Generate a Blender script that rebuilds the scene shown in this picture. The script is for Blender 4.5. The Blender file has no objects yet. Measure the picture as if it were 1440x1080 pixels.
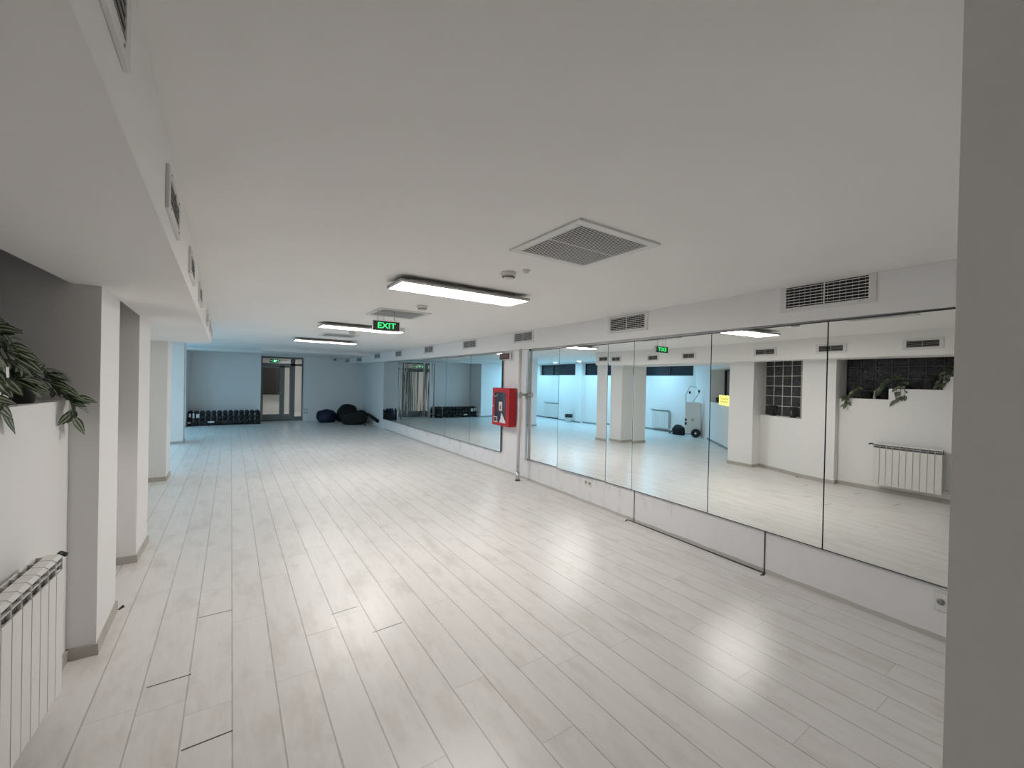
import bpy, bmesh, math, random
from mathutils import Vector, Matrix
random.seed(7)
S = bpy.context.scene
COL = S.collection
R = math.radians

# ------------------------------------------------------------------ camera
cam_d = bpy.data.cameras.new('camera'); cam = bpy.data.objects.new('camera', cam_d); COL.objects.link(cam)
YAW, PITCH, ROLL, FPX = 0.53952, -0.0062, 0.02208, 589.77
cam_d.sensor_fit = 'HORIZONTAL'; cam_d.sensor_width = 36.0; cam_d.lens = FPX / 1440 * 36.0
cam_d.clip_start = 0.02; cam_d.clip_end = 200
f = Vector((math.sin(YAW) * math.cos(PITCH), math.cos(YAW) * math.cos(PITCH), math.sin(PITCH)))
r = Vector((math.cos(YAW), -math.sin(YAW), 0)); u = r.cross(f)
r2 = r * math.cos(ROLL) + u * math.sin(ROLL); u2 = -r * math.sin(ROLL) + u * math.cos(ROLL)
M = Matrix((r2, u2, -f)).transposed().to_4x4(); M.translation = Vector((0, 0, 1.65))
cam.matrix_world = M
S.camera = cam

# ------------------------------------------------------------------ world, exposure
w = bpy.data.worlds.new('night'); S.world = w; w.use_nodes = True
w.node_tree.nodes['Background'].inputs[0].default_value = (0.012, 0.014, 0.02, 1)
w.node_tree.nodes['Background'].inputs[1].default_value = 1.0
S.view_settings.view_transform = 'Standard'; S.view_settings.look = 'None'
S.view_settings.gamma = 1.0; S.view_settings.use_curve_mapping = False
S.view_settings.exposure = 1.5
LAMP = 10.0      # emission strength of the lit ceiling panels
COOL = 9.5      # watts of each cool downlight

# ------------------------------------------------------------------ materials
def nt(name):
    m = bpy.data.materials.new(name); m.use_nodes = True
    return m, m.node_tree, m.node_tree.nodes['Principled BSDF']
def mat(name, col, rough=0.6, metal=0.0, noise=0.0, nscale=8.0, bump=0.0, bscale=60.0, spec=0.5, emit=None, es=0.0, coat=0.0):
    m, t, b = nt(name)
    b.inputs['Base Color'].default_value = (*col, 1); b.inputs['Roughness'].default_value = rough
    b.inputs['Metallic'].default_value = metal; b.inputs['Specular IOR Level'].default_value = spec
    if coat: b.inputs['Coat Weight'].default_value = coat
    tc = t.nodes.new('ShaderNodeTexCoord')
    if noise:
        n = t.nodes.new('ShaderNodeTexNoise'); n.inputs['Scale'].default_value = nscale; n.inputs['Detail'].default_value = 5
        t.links.new(tc.outputs['Object'], n.inputs['Vector'])
        mx = t.nodes.new('ShaderNodeMix'); mx.data_type = 'RGBA'
        mx.inputs[6].default_value = (*[c * (1 - noise) for c in col], 1); mx.inputs[7].default_value = (*[min(1, c * (1 + noise)) for c in col], 1)
        t.links.new(n.outputs['Fac'], mx.inputs[0]); t.links.new(mx.outputs[2], b.inputs['Base Color'])
    if bump:
        n2 = t.nodes.new('ShaderNodeTexNoise'); n2.inputs['Scale'].default_value = bscale; n2.inputs['Detail'].default_value = 3
        t.links.new(tc.outputs['Object'], n2.inputs['Vector'])
        bp = t.nodes.new('ShaderNodeBump'); bp.inputs['Strength'].default_value = bump; bp.inputs['Distance'].default_value = 0.01
        t.links.new(n2.outputs['Fac'], bp.inputs['Height']); t.links.new(bp.outputs['Normal'], b.inputs['Normal'])
    if emit:
        b.inputs['Emission Color'].default_value = (*emit, 1); b.inputs['Emission Strength'].default_value = es
    return m

def math_n(t, op, a, b=None, c=None):
    n = t.nodes.new('ShaderNodeMath'); n.operation = op
    for i, v in enumerate((a, b, c)):
        if v is None: continue
        if isinstance(v, (int, float)): n.inputs[i].default_value = v
        else: t.links.new(v, n.inputs[i])
    return n.outputs[0]

def floor_mat():
    m, t, b = nt('white_oak_laminate')
    g = t.nodes.new('ShaderNodeTexCoord'); mp = t.nodes.new('ShaderNodeMapping')
    mp.inputs['Rotation'].default_value = (0, 0, R(-2.9)); mp.inputs['Location'].default_value = (-0.029, 0, 0)
    t.links.new(g.outputs['Object'], mp.inputs['Vector'])
    sp = t.nodes.new('ShaderNodeSeparateXYZ'); t.links.new(mp.outputs[0], sp.inputs[0])
    x, y = sp.outputs[0], sp.outputs[1]
    rx = math_n(t, 'DIVIDE', x, 0.1955); row = math_n(t, 'FLOOR', rx); fx = math_n(t, 'FRACT', rx)
    wn = t.nodes.new('ShaderNodeTexWhiteNoise'); wn.noise_dimensions = '1D'; t.links.new(row, wn.inputs['W'])
    yy = math_n(t, 'DIVIDE', math_n(t, 'ADD', y, math_n(t, 'MULTIPLY', wn.outputs['Value'], 1.38)), 1.38)
    cell = math_n(t, 'FLOOR', yy); fy = math_n(t, 'FRACT', yy)
    ex = math_n(t, 'MULTIPLY', math_n(t, 'MINIMUM', fx, math_n(t, 'SUBTRACT', 1.0, fx)), 0.1955)
    ey = math_n(t, 'MULTIPLY', math_n(t, 'MINIMUM', fy, math_n(t, 'SUBTRACT', 1.0, fy)), 1.38)
    nw = t.nodes.new('ShaderNodeTexNoise'); nw.inputs['Scale'].default_value = 9; nw.inputs['Detail'].default_value = 3; t.links.new(mp.outputs[0], nw.inputs['Vector'])
    sx = math_n(t, 'LESS_THAN', ex, math_n(t, 'MULTIPLY_ADD', nw.outputs['Fac'], 0.0052, 0.0008)); sy = math_n(t, 'LESS_THAN', ey, 0.0018)
    cw = t.nodes.new('ShaderNodeCombineXYZ'); t.links.new(row, cw.inputs[0]); t.links.new(cell, cw.inputs[1])
    w2 = t.nodes.new('ShaderNodeTexWhiteNoise'); w2.noise_dimensions = '3D'; t.links.new(cw.outputs[0], w2.inputs['Vector'])
    # open joints: only some butt joints show as a dark gap
    openj = math_n(t, 'MULTIPLY', sy, math_n(t, 'GREATER_THAN', w2.outputs['Value'], 0.96))
    faint = math_n(t, 'MULTIPLY', sy, 0.25)
    # grain, stretched along the planks
    m2 = t.nodes.new('ShaderNodeMapping'); m2.inputs['Scale'].default_value = (14, 1.6, 1); t.links.new(mp.outputs[0], m2.inputs['Vector'])
    ad = t.nodes.new('ShaderNodeVectorMath'); ad.operation = 'ADD'; t.links.new(m2.outputs[0], ad.inputs[0])
    sc = t.nodes.new('ShaderNodeVectorMath'); sc.operation = 'SCALE'; t.links.new(w2.outputs['Color'], sc.inputs[0]); sc.inputs['Scale'].default_value = 30
    t.links.new(sc.outputs[0], ad.inputs[1])
    n1 = t.nodes.new('ShaderNodeTexNoise'); n1.inputs['Scale'].default_value = 1.6; n1.inputs['Detail'].default_value = 8; n1.inputs['Roughness'].default_value = 0.7
    n1.inputs['Distortion'].default_value = 0.6
    t.links.new(ad.outputs[0], n1.inputs['Vector'])
    m3 = t.nodes.new('ShaderNodeMapping'); m3.inputs['Scale'].default_value = (2.6, 1.0, 1); t.links.new(mp.outputs[0], m3.inputs['Vector'])
    ad3 = t.nodes.new('ShaderNodeVectorMath'); ad3.operation = 'ADD'; t.links.new(m3.outputs[0], ad3.inputs[0]); t.links.new(sc.outputs[0], ad3.inputs[1])
    n2 = t.nodes.new('ShaderNodeTexNoise'); n2.inputs['Scale'].default_value = 2.6; n2.inputs['Detail'].default_value = 8; n2.inputs['Roughness'].default_value = 0.62
    t.links.new(ad3.outputs[0], n2.inputs['Vector'])
    cr = t.nodes.new('ShaderNodeValToRGB'); t.links.new(n2.outputs['Fac'], cr.inputs[0])
    cr.color_ramp.elements[0].position = 0.30; cr.color_ramp.elements[0].color = (0.70, 0.67, 0.635, 1)
    cr.color_ramp.elements[1].position = 0.50; cr.color_ramp.elements[1].color = (0.81, 0.785, 0.765, 1)
    gr = math_n(t, 'MULTIPLY_ADD', n1.outputs['Fac'], 0.20, 0.90)
    tone = math_n(t, 'MULTIPLY_ADD', w2.outputs['Value'], 0.035, 0.98)
    v = math_n(t, 'MULTIPLY', gr, tone)
    seam = math_n(t, 'SUBTRACT', 1.0, math_n(t, 'MAXIMUM', math_n(t, 'MULTIPLY', sx, 0.36), faint))
    v = math_n(t, 'MULTIPLY', v, seam)
    v = math_n(t, 'MULTIPLY', v, math_n(t, 'SUBTRACT', 1.0, math_n(t, 'MULTIPLY', openj, 0.9)))
    vs = t.nodes.new('ShaderNodeVectorMath'); vs.operation = 'SCALE'; t.links.new(cr.outputs[0], vs.inputs[0]); t.links.new(v, vs.inputs['Scale'])
    t.links.new(vs.outputs[0], b.inputs['Base Color'])
    b.inputs['Roughness'].default_value = 0.29; b.inputs['Specular IOR Level'].default_value = 0.45
    bp = t.nodes.new('ShaderNodeBump'); bp.inputs['Strength'].default_value = 0.25; bp.inputs['Distance'].default_value = 0.002
    hh = math_n(t, 'SUBTRACT', math_n(t, 'MULTIPLY', n1.outputs['Fac'], 0.4), math_n(t, 'MULTIPLY', math_n(t, 'MAXIMUM', sx, sy), 0.8))
    t.links.new(hh, bp.inputs['Height']); t.links.new(bp.outputs['Normal'], b.inputs['Normal'])
    return m

def plaster(name, col, scuff=False):
    m, t, b = nt(name)
    tc = t.nodes.new('ShaderNodeTexCoord')
    n = t.nodes.new('ShaderNodeTexNoise'); n.inputs['Scale'].default_value = 1.4; n.inputs['Detail'].default_value = 4
    t.links.new(tc.outputs['Object'], n.inputs['Vector'])
    mx = t.nodes.new('ShaderNodeMix'); mx.data_type = 'RGBA'
    mx.inputs[6].default_value = (*[c * 0.97 for c in col], 1); mx.inputs[7].default_value = (*[min(1, c * 1.02) for c in col], 1)
    t.links.new(n.outputs['Fac'], mx.inputs[0]); out = mx.outputs[2]
    if scuff:      # grey rub marks and an unpainted, dirty strip along the floor
        mp = t.nodes.new('ShaderNodeMapping'); mp.inputs['Scale'].default_value = (1, 3.0, 1.6); t.links.new(tc.outputs['Object'], mp.inputs['Vector'])
        n3 = t.nodes.new('ShaderNodeTexNoise'); n3.inputs['Scale'].default_value = 2.6; n3.inputs['Detail'].default_value = 7; n3.inputs['Roughness'].default_value = 0.6
        t.links.new(mp.outputs[0], n3.inputs['Vector'])
        sp = t.nodes.new('ShaderNodeSeparateXYZ'); t.links.new(tc.outputs['Object'], sp.inputs[0])
        cr = t.nodes.new('ShaderNodeValToRGB'); t.links.new(n3.outputs['Fac'], cr.inputs[0])
        cr.color_ramp.elements[0].position = 0.50; cr.color_ramp.elements[0].color = (0, 0, 0, 1)
        cr.color_ramp.elements[1].position = 0.80; cr.color_ramp.elements[1].color = (1, 1, 1, 1)
        low = math_n(t, 'LESS_THAN', sp.outputs[2], 0.36)
        yr = math_n(t, 'GREATER_THAN', sp.outputs[1], 3.0)
        k = math_n(t, 'MULTIPLY', math_n(t, 'MULTIPLY', cr.outputs[0], low), math_n(t, 'MULTIPLY_ADD', yr, 0.22, 0.06))
        m4 = t.nodes.new('ShaderNodeMix'); m4.data_type = 'RGBA'; t.links.new(k, m4.inputs[0]); t.links.new(out, m4.inputs[6])
        m4.inputs[7].default_value = (0.36, 0.37, 0.42, 1); out = m4.outputs[2]
        n5 = t.nodes.new('ShaderNodeTexNoise'); n5.inputs['Scale'].default_value = 5; n5.inputs['Detail'].default_value = 6
        t.links.new(tc.outputs['Object'], n5.inputs['Vector'])
        edge = math_n(t, 'LESS_THAN', sp.outputs[2], math_n(t, 'MULTIPLY_ADD', n5.outputs['Fac'], 0.03, 0.02))
        m5 = t.nodes.new('ShaderNodeMix'); m5.data_type = 'RGBA'; t.links.new(math_n(t, 'MULTIPLY', edge, 0.75), m5.inputs[0]); t.links.new(out, m5.inputs[6])
        m5.inputs[7].default_value = (0.50, 0.47, 0.42, 1); out = m5.outputs[2]
    t.links.new(out, b.inputs['Base Color']); b.inputs['Roughness'].default_value = 0.75; b.inputs['Specular IOR Level'].default_value = 0.3
    n6 = t.nodes.new('ShaderNodeTexNoise'); n6.inputs['Scale'].default_value = 45; n6.inputs['Detail'].default_value = 3
    t.links.new(tc.outputs['Object'], n6.inputs['Vector'])
    bp = t.nodes.new('ShaderNodeBump'); bp.inputs['Strength'].default_value = 0.12; bp.inputs['Distance'].default_value = 0.004
    t.links.new(n6.outputs['Fac'], bp.inputs['Height']); t.links.new(bp.outputs['Normal'], b.inputs['Normal'])
    return m

FLOOR = floor_mat()
WALL = plaster('white_wall_paint', (0.89, 0.88, 0.875))
SCUFF = plaster('scuffed_white_wall_paint', (0.86, 0.85, 0.86), True)
CEIL = plaster('ceiling_paint', (0.92, 0.905, 0.89))
SKIRT = mat('beige_skirting', (0.50, 0.47, 0.43), 0.5, noise=0.15, nscale=6)
SKIRTD = mat('grey_skirting', (0.30, 0.32, 0.34), 0.5, noise=0.1)
MIRROR = mat('mirror_silvering', (0.90, 0.925, 0.91), 0.0, 1.0)
def wavy_mirror():
    m, t, b = nt('warped_mirror_silvering')
    b.inputs['Base Color'].default_value = (0.90, 0.925, 0.91, 1); b.inputs['Metallic'].default_value = 1; b.inputs['Roughness'].default_value = 0
    tc = t.nodes.new('ShaderNodeTexCoord'); mp = t.nodes.new('ShaderNodeMapping'); mp.inputs['Scale'].default_value = (0, 1, .06); t.links.new(tc.outputs['Object'], mp.inputs['Vector'])
    n = t.nodes.new('ShaderNodeTexNoise'); n.inputs['Scale'].default_value = 3.2; n.inputs['Detail'].default_value = 1.5; t.links.new(mp.outputs[0], n.inputs['Vector'])
    bp = t.nodes.new('ShaderNodeBump'); bp.inputs['Strength'].default_value = 1.0; bp.inputs['Distance'].default_value = 0.010
    t.links.new(n.outputs['Fac'], bp.inputs['Height']); t.links.new(bp.outputs['Normal'], b.inputs['Normal'])
    return m
WAVY = wavy_mirror()
EDGE = mat('dark_mirror_edge', (0.05, 0.055, 0.05), 0.4, noise=0.1)
WHITEM = mat('white_enamel', (0.78, 0.77, 0.75), 0.35, noise=0.03)
GRILLE = mat('grille_white_enamel', (0.76, 0.75, 0.74), 0.4, noise=0.03)
DARK = mat('duct_shade_and_soil', (0.02, 0.02, 0.02), 0.8, noise=0.2)  # plant soil, and the shade painted behind vent louvres
DIFF = mat('lit_diffuser', (0.9, 0.9, 0.9), 0.5, emit=(1.0, 0.96, 0.915), es=LAMP)
FILLD = mat('added_fill_diffuser', (0.9, 0.9, 0.9), 0.5, emit=(1.0, 0.96, 0.915), es=1.6)  # weak glow of the added fill lamp behind the camera
DIFFF = mat('farthest_lit_diffuser', (0.9, 0.9, 0.9), 0.5, emit=(1.0, 0.97, 0.935), es=6.0)
HOUSE = mat('lamp_housing_grey', (0.35, 0.34, 0.33), 0.5, noise=0.05)
PLAST = mat('white_plastic', (0.75, 0.73, 0.68), 0.4, noise=0.03)
BLACK = mat('black_plastic', (0.012, 0.012, 0.013), 0.45, noise=0.2)
BLACKM = mat('matt_black_metal', (0.015, 0.015, 0.018), 0.6, noise=0.2)
RUBBER = mat('black_rubber', (0.010, 0.010, 0.011), 0.7, noise=0.3, nscale=30)
RED = mat('red_enamel', (0.46, 0.012, 0.018), 0.35, noise=0.06)
DRED = mat('dark_red_plate', (0.085, 0.006, 0.012), 0.3, noise=0.1)
PINK = mat('dull_pink_lettering', (0.26, 0.11, 0.12), 0.5, noise=0.05)
GLASSD = mat('dark_cabinet_glass', (0.055, 0.05, 0.07), 0.08, noise=0.1)
LABELW = mat('white_label', (0.75, 0.74, 0.74), 0.5, noise=0.03)
METAL = mat('brushed_steel', (0.55, 0.55, 0.56), 0.35, 1.0, noise=0.05)
ALU = mat('white_painted_pipe', (0.68, 0.67, 0.67), 0.4, 0.0, noise=0.06, nscale=12)
GREEN = mat('lit_green_lettering', (0.05, 0.6, 0.2), 0.5, emit=(0.03, 1.0, 0.22), es=0.42)
GREENB = mat('lit_green_plate', (0.0, 0.2, 0.08), 0.4, emit=(0.0, 0.30, 0.10), es=0.35)
FRAME = mat('grey_green_aluminium', (0.17, 0.185, 0.18), 0.45, 0.3, noise=0.06)
YELLOW = mat('yellow_board_added_glow', (0.90, 0.80, 0.10), 0.5, noise=0.05, emit=(1.0, 0.85, 0.15), es=0.55)  # even glow added to the board, which is no lamp
INK = mat('dark_ink', (0.15, 0.12, 0.02), 0.6, noise=0.05)
LEAF = None
NAVY = mat('navy_nylon', (0.003, 0.004, 0.030), 0.55, noise=0.3, nscale=6, bump=0.6, bscale=9)
BAGB = mat('black_nylon', (0.003, 0.003, 0.005), 0.8, noise=0.3, nscale=6, bump=0.6, bscale=9)
BAGG = mat('blackish_green_nylon', (0.004, 0.006, 0.005), 0.8, noise=0.3, nscale=6, bump=0.6, bscale=9)
CORESHADE = mat('radiator_core_shade', (0.10, 0.10, 0.105), 0.6, noise=0.1)  # dark tone stands for shade inside the white radiator
RADI = mat('radiator_white_enamel', (0.80, 0.785, 0.76), 0.28, noise=0.02)
COOLD = mat('lit_cool_diffuser', (0.8, 0.9, 1.0), 0.5, emit=(0.55, 0.85, 1.0), es=9)
WARMD = mat('lit_corridor_diffuser', (0.9, 0.9, 0.9), 0.5, emit=(1.0, 0.97, 0.95), es=22)

def leaf_mat():
    m, t, b = nt('striped_wandering_jew_leaf')
    uv = t.nodes.new('ShaderNodeTexCoord'); sp = t.nodes.new('ShaderNodeSeparateXYZ'); t.links.new(uv.outputs['UV'], sp.inputs[0])
    d = math_n(t, 'ABSOLUTE', math_n(t, 'SUBTRACT', sp.outputs[0], 0.5))
    cr = t.nodes.new('ShaderNodeValToRGB'); t.links.new(d, cr.inputs[0])
    e = cr.color_ramp.elements
    e[0].position = 0.0; e[0].color = (0.032, 0.052, 0.02, 1)
    e[1].position = 0.10; e[1].color = (0.032, 0.052, 0.02, 1)
    for p, c in ((0.14, (0.34, 0.39, 0.28)), (0.24, (0.34, 0.39, 0.28)), (0.29, (0.03, 0.05, 0.02)), (0.5, (0.035, 0.06, 0.025))):
        k = e.new(p); k.color = (*c, 1)
    t.links.new(cr.outputs[0], b.inputs['Base Color']); b.inputs['Roughness'].default_value = 0.4
    return m
LEAF = leaf_mat()
STEM = mat('green_stem', (0.07, 0.10, 0.05), 0.6, noise=0.1)

def block_mat():
    m, t, b = nt('dark_wavy_glass_block')
    tc = t.nodes.new('ShaderNodeTexCoord')
    b.inputs['Base Color'].default_value = (0.060, 0.062, 0.070, 1); b.inputs['Roughness'].default_value = 0.04; b.inputs['Coat Weight'].default_value = 0.5
    n = t.nodes.new('ShaderNodeTexNoise'); n.inputs['Scale'].default_value = 11; n.inputs['Detail'].default_value = 2; n.inputs['Distortion'].default_value = 1.5
    t.links.new(tc.outputs['Object'], n.inputs['Vector'])
    bp = t.nodes.new('ShaderNodeBump'); bp.inputs['Strength'].default_value = 1.0; bp.inputs['Distance'].default_value = 0.14
    t.links.new(n.outputs['Fac'], bp.inputs['Height']); t.links.new(bp.outputs['Normal'], b.inputs['Normal'])
    return m
BLOCK = block_mat()
GROUTL = mat('white_grout', (0.62, 0.62, 0.60), 0.8, noise=0.08)
GROUTD = mat('grey_grout', (0.10, 0.10, 0.11), 0.8, noise=0.15)
NIGHTG = mat('dark_window_glass', (0.035, 0.04, 0.05), 0.06, noise=0.1)
BLIND = mat('grey_window_blind', (0.33, 0.34, 0.33), 0.6, noise=0.08)
def clear_glass():
    m, t, b = nt('clear_door_glass')
    b.inputs['Base Color'].default_value = (0.8, 0.85, 0.83, 1); b.inputs['Roughness'].default_value = 0.0
    b.inputs['Transmission Weight'].default_value = 1.0; b.inputs['IOR'].default_value = 1.45
    return m
GLASS = clear_glass()

# ------------------------------------------------------------------ mesh helpers
class MB:
    def __init__(s): s.v = []; s.f = []; s.uv = {}; s.smooth = []
    def add(s, vs, fs, smooth=False, uvs=None):
        o = len(s.v); s.v += [tuple(p) for p in vs]
        for i, q in enumerate(fs):
            if uvs: s.uv[len(s.f)] = uvs[i]
            s.f.append([a + o for a in q]); s.smooth.append(smooth)
        return s
    def box(s, x0, x1, y0, y1, z0, z1, mtx=None):
        vs = [Vector(p) for p in ((x0,y0,z0),(x1,y0,z0),(x1,y1,z0),(x0,y1,z0),(x0,y0,z1),(x1,y0,z1),(x1,y1,z1),(x0,y1,z1))]
        if mtx: vs = [mtx @ p for p in vs]
        return s.add(vs, [(3,2,1,0),(4,5,6,7),(0,1,5,4),(1,2,6,5),(2,3,7,6),(3,0,4,7)])
    def prism(s, pts, z0, z1, mtx=None):
        n = len(pts); a = sum(pts[i][0]*pts[(i+1)%n][1] - pts[(i+1)%n][0]*pts[i][1] for i in range(n))
        if a < 0: pts = pts[::-1]
        vs = [Vector((x, y, z0)) for x, y in pts] + [Vector((x, y, z1)) for x, y in pts]
        if mtx: vs = [mtx @ p for p in vs]
        fs = [tuple(range(n))[::-1], tuple(range(n, 2*n))] + [(i, (i+1)%n, n+(i+1)%n, n+i) for i in range(n)]
        return s.add(vs, fs)
    def lathe(s, prof, n=24, mtx=None, smooth=True):
        vs = []; fs = []
        for (rr, z) in prof:
            for k in range(n):
                a = 2*math.pi*k/n; vs.append(Vector((rr*math.cos(a), rr*math.sin(a), z)))
        for i in range(len(prof)-1):
            for k in range(n):
                fs.append((i*n+k, i*n+(k+1)%n, (i+1)*n+(k+1)%n, (i+1)*n+k))
        fs.append(tuple(range(n))[::-1]); fs.append(tuple((len(prof)-1)*n+k for k in range(n)))
        if mtx: vs = [mtx @ p for p in vs]
        return s.add(vs, fs, smooth)
    def tube(s, pts, rad, n=8, caps=True):
        pts = [Vector(p) for p in pts]; vs = []; fs = []
        up = Vector((0.13, 0.21, 0.97))
        for i, p in enumerate(pts):
            d = (pts[min(i+1, len(pts)-1)] - pts[max(i-1, 0)]).normalized()
            a = d.cross(up)
            if a.length < 1e-3: a = d.cross(Vector((1, 0, 0)))
            a.normalize(); b = d.cross(a); rr = rad[i] if isinstance(rad, (list, tuple)) else rad
            for k in range(n):
                t = 2*math.pi*k/n; vs.append(p + a*rr*math.cos(t) + b*rr*math.sin(t))
        for i in range(len(pts)-1):
            for k in range(n): fs.append((i*n+k, i*n+(k+1)%n, (i+1)*n+(k+1)%n, (i+1)*n+k))
        if caps: fs.append(tuple(range(n))[::-1]); fs.append(tuple((len(pts)-1)*n+k for k in range(n)))
        return s.add(vs, fs, True)
    def build(s, name, m, parent=None, loc=None, bevel=0.0, kind=None):
        me = bpy.data.meshes.new(name); me.from_pydata(s.v, [], s.f)
        for p, sm in zip(me.polygons, s.smooth): p.use_smooth = sm
        if s.uv:
            ul = me.uv_layers.new(name='UVMap')
            for p in me.polygons:
                if p.index in s.uv:
                    for li, c in zip(p.loop_indices, s.uv[p.index]): ul.data[li].uv = c
        me.materials.append(m)
        bm = bmesh.new(); bm.from_mesh(me); bmesh.ops.recalc_face_normals(bm, faces=bm.faces); bm.to_mesh(me); bm.free()
        o = bpy.data.objects.new(name, me); COL.objects.link(o)
        if loc: o.location = loc
        if parent: o.parent = parent
        if bevel:
            bv = o.modifiers.new('bevel', 'BEVEL'); bv.width = bevel; bv.segments = 2; bv.limit_method = 'ANGLE'; bv.angle_limit = R(50)
        if kind: o['kind'] = kind
        return o
def tag(o, label, cat, group=None, kind=None):
    o['label'] = label; o['category'] = cat
    if group: o['group'] = group
    if kind: o['kind'] = kind
    return o
def empty(name, loc, rz=0.0):
    o = bpy.data.objects.new(name, None); COL.objects.link(o); o.location = loc; o.rotation_euler = (0, 0, rz); o.empty_display_size = 0.1
    return o
def copy_tree(o, parent=None):
    c = o.copy(); COL.objects.link(c); c.parent = parent
    for ch in list(o.children): copy_tree(ch, c)
    return c
def text_mesh(name, s, size, m, parent, mtx, depth=0.002, bold=0.0, align='CENTER'):
    cu = bpy.data.curves.new(name, 'FONT'); cu.body = s; cu.size = size; cu.align_x = align; cu.align_y = 'CENTER'; cu.extrude = depth; cu.offset = bold
    t = bpy.data.objects.new(name, cu); COL.objects.link(t)
    dg = bpy.context.evaluated_depsgraph_get(); me = bpy.data.meshes.new_from_object(t.evaluated_get(dg))
    bpy.data.objects.remove(t); me.materials.clear(); me.materials.append(m); me.transform(mtx)
    o = bpy.data.objects.new(name, me); COL.objects.link(o); o.parent = parent
    return o
def st(o, label=None, cat=None):
    o['kind'] = 'structure'
    if label: o['label'] = label
    if cat: o['category'] = cat
    return o

# ------------------------------------------------------------------ room shell
ZC, ZS = 2.50, 2.15
st(MB().box(-5.0, 4.3, -3.2, 23.2, -0.12, 0.0).build('floor', FLOOR), 'pale whitewashed plank floor with open dark joints', 'floor')
st(MB().box(-5.0, 4.3, -3.2, 23.2, ZC, ZC + 0.12).build('ceiling', CEIL), 'smooth off-white ceiling', 'ceiling')
# lowered far strip of the ceiling
st(MB().box(0.0, 3.7, 14.6, 17.4, 2.41, ZC).box(-2.0, 0.0, 16.2, 17.4, 2.41, ZC).build('trim_1', CEIL), 'lowered strip of ceiling before the far glazed door', 'ceiling')

def xl(y): return -0.18 - 0.062 * y          # edge of the left soffit
st(MB().prism([(xl(-3.2), -3.2), (xl(8.28), 8.28), (-1.75, 8.28), (-1.75, 5.25), (-0.93, 5.25), (-0.915, 4.801), (-0.843, 3.869), (-0.93, 3.6), (-0.93, -3.2)], ZS, ZC - 0.001).build('trim_2', CEIL), 'long white soffit along the left side', 'soffit')
# left wall: stepped sill wall under the first glass block window
lw = MB()
lw.prism([(-0.93, 2.66), (-0.93, 3.34), (-1.45, 3.34), (-1.45, 2.66)], 0, 1.49)
lw.prism([(-0.93, 2.04), (-0.93, 2.66), (-1.45, 2.66), (-1.45, 2.04)], 0, 1.665)
lw.prism([(-0.93, 1.25), (-0.93, 2.04), (-1.45, 2.04), (-1.45, 1.25)], 0, 1.86)
lw.prism([(-0.93, -3.2), (-0.93, 1.25), (-1.45, 1.25), (-1.45, -3.2)], 0, ZC)
# angled low wall under the second glass block window
lw.prism([(-0.845, 3.86), (-1.20, 4.80), (-1.62, 4.80), (-1.45, 3.86)], 0, 1.075)
st(lw.build('wall_left', WALL), 'white low walls with stepped sills below the glass block windows', 'wall')
pil = [([(-0.803, 3.33), (-0.840, 3.87), (-1.5, 3.87), (-1.5, 3.33)], 'first white pillar, at the end of the radiator bay'),
       ([(-0.912, 4.80), (-0.930, 5.32), (-1.7, 5.32), (-1.62, 4.80)], 'second white pillar, past the square glass block window'),
       ([(-1.236, 8.27), (-1.255, 8.71), (-1.70, 8.73), (-1.68, 8.25)], 'third white pillar, standing free at the soffit end'),
       ([(-1.566, 12.52), (-1.60, 13.05), (-1.87, 13.07), (-1.83, 12.50)], 'farthest white pillar, lit blue')]
for i, (p, lab) in enumerate(pil):
    st(MB().prism(p, 0, ZC).build('wall_pillar', WALL), lab, 'pillar')
def grow(p, d, z):
    c = Vector((sum(a for a, b in p) / len(p), sum(b for a, b in p) / len(p)))
    return [(a + d * (1 if a > c.x else -1), b + d * (1 if b > c.y else -1)) for a, b in p]
bb = MB()
for p, _ in pil: bb.prism(grow(p, 0.012, 0), 0, 0.065)
bb.prism([(-0.918, -3.2), (-0.918, 3.34), (-0.93, 3.34), (-0.93, -3.2)], 0, 0.065)
bb.prism([(-0.832, 3.868), (-1.188, 4.80), (-1.25, 4.80), (-0.90, 3.868)], 0, 0.065)
st(bb.build('baseboard_left', SKIRT), 'low beige baseboard around the left pillars and walls', 'baseboard')

# alcove behind the pillars
AN = [(-4.10, 7.95), (-1.60, 5.21)]
ad = Vector((AN[1][0]-AN[0][0], AN[1][1]-AN[0][1])).normalized(); an = Vector((ad.y, -ad.x)); an = an if an.x < 0 else -an   # outward, away from the room
def aw(s, o): q = Vector(AN[0]) + ad * s + an * o; return (q.x, q.y)
L = (Vector(AN[1]) - Vector(AN[0])).length
w3 = MB()
w3.prism([aw(0, 0), aw(L, 0), aw(L, .55), aw(0, .55)], 0, 1.165)
w3.prism([aw(0, 0), aw(L, 0), aw(L, .55), aw(0, .55)], 2.14, ZC)
w3.prism([aw(0, 0), aw(0.18, 0), aw(0.18, .55), aw(0, .55)], 1.165, 2.14)
w3.prism([aw(L-.35, 0), aw(L, 0), aw(L, .55), aw(L-.35, .55)], 1.165, 2.14)
w3.prism([(-4.10, 7.95), (-4.65, 8.78), (-4.95, 8.6), (-4.4, 7.6)], 0, ZC)
st(w3.build('wall_angled', WALL), 'white angled wall with a ledge opening behind the pillars', 'wall')
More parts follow.
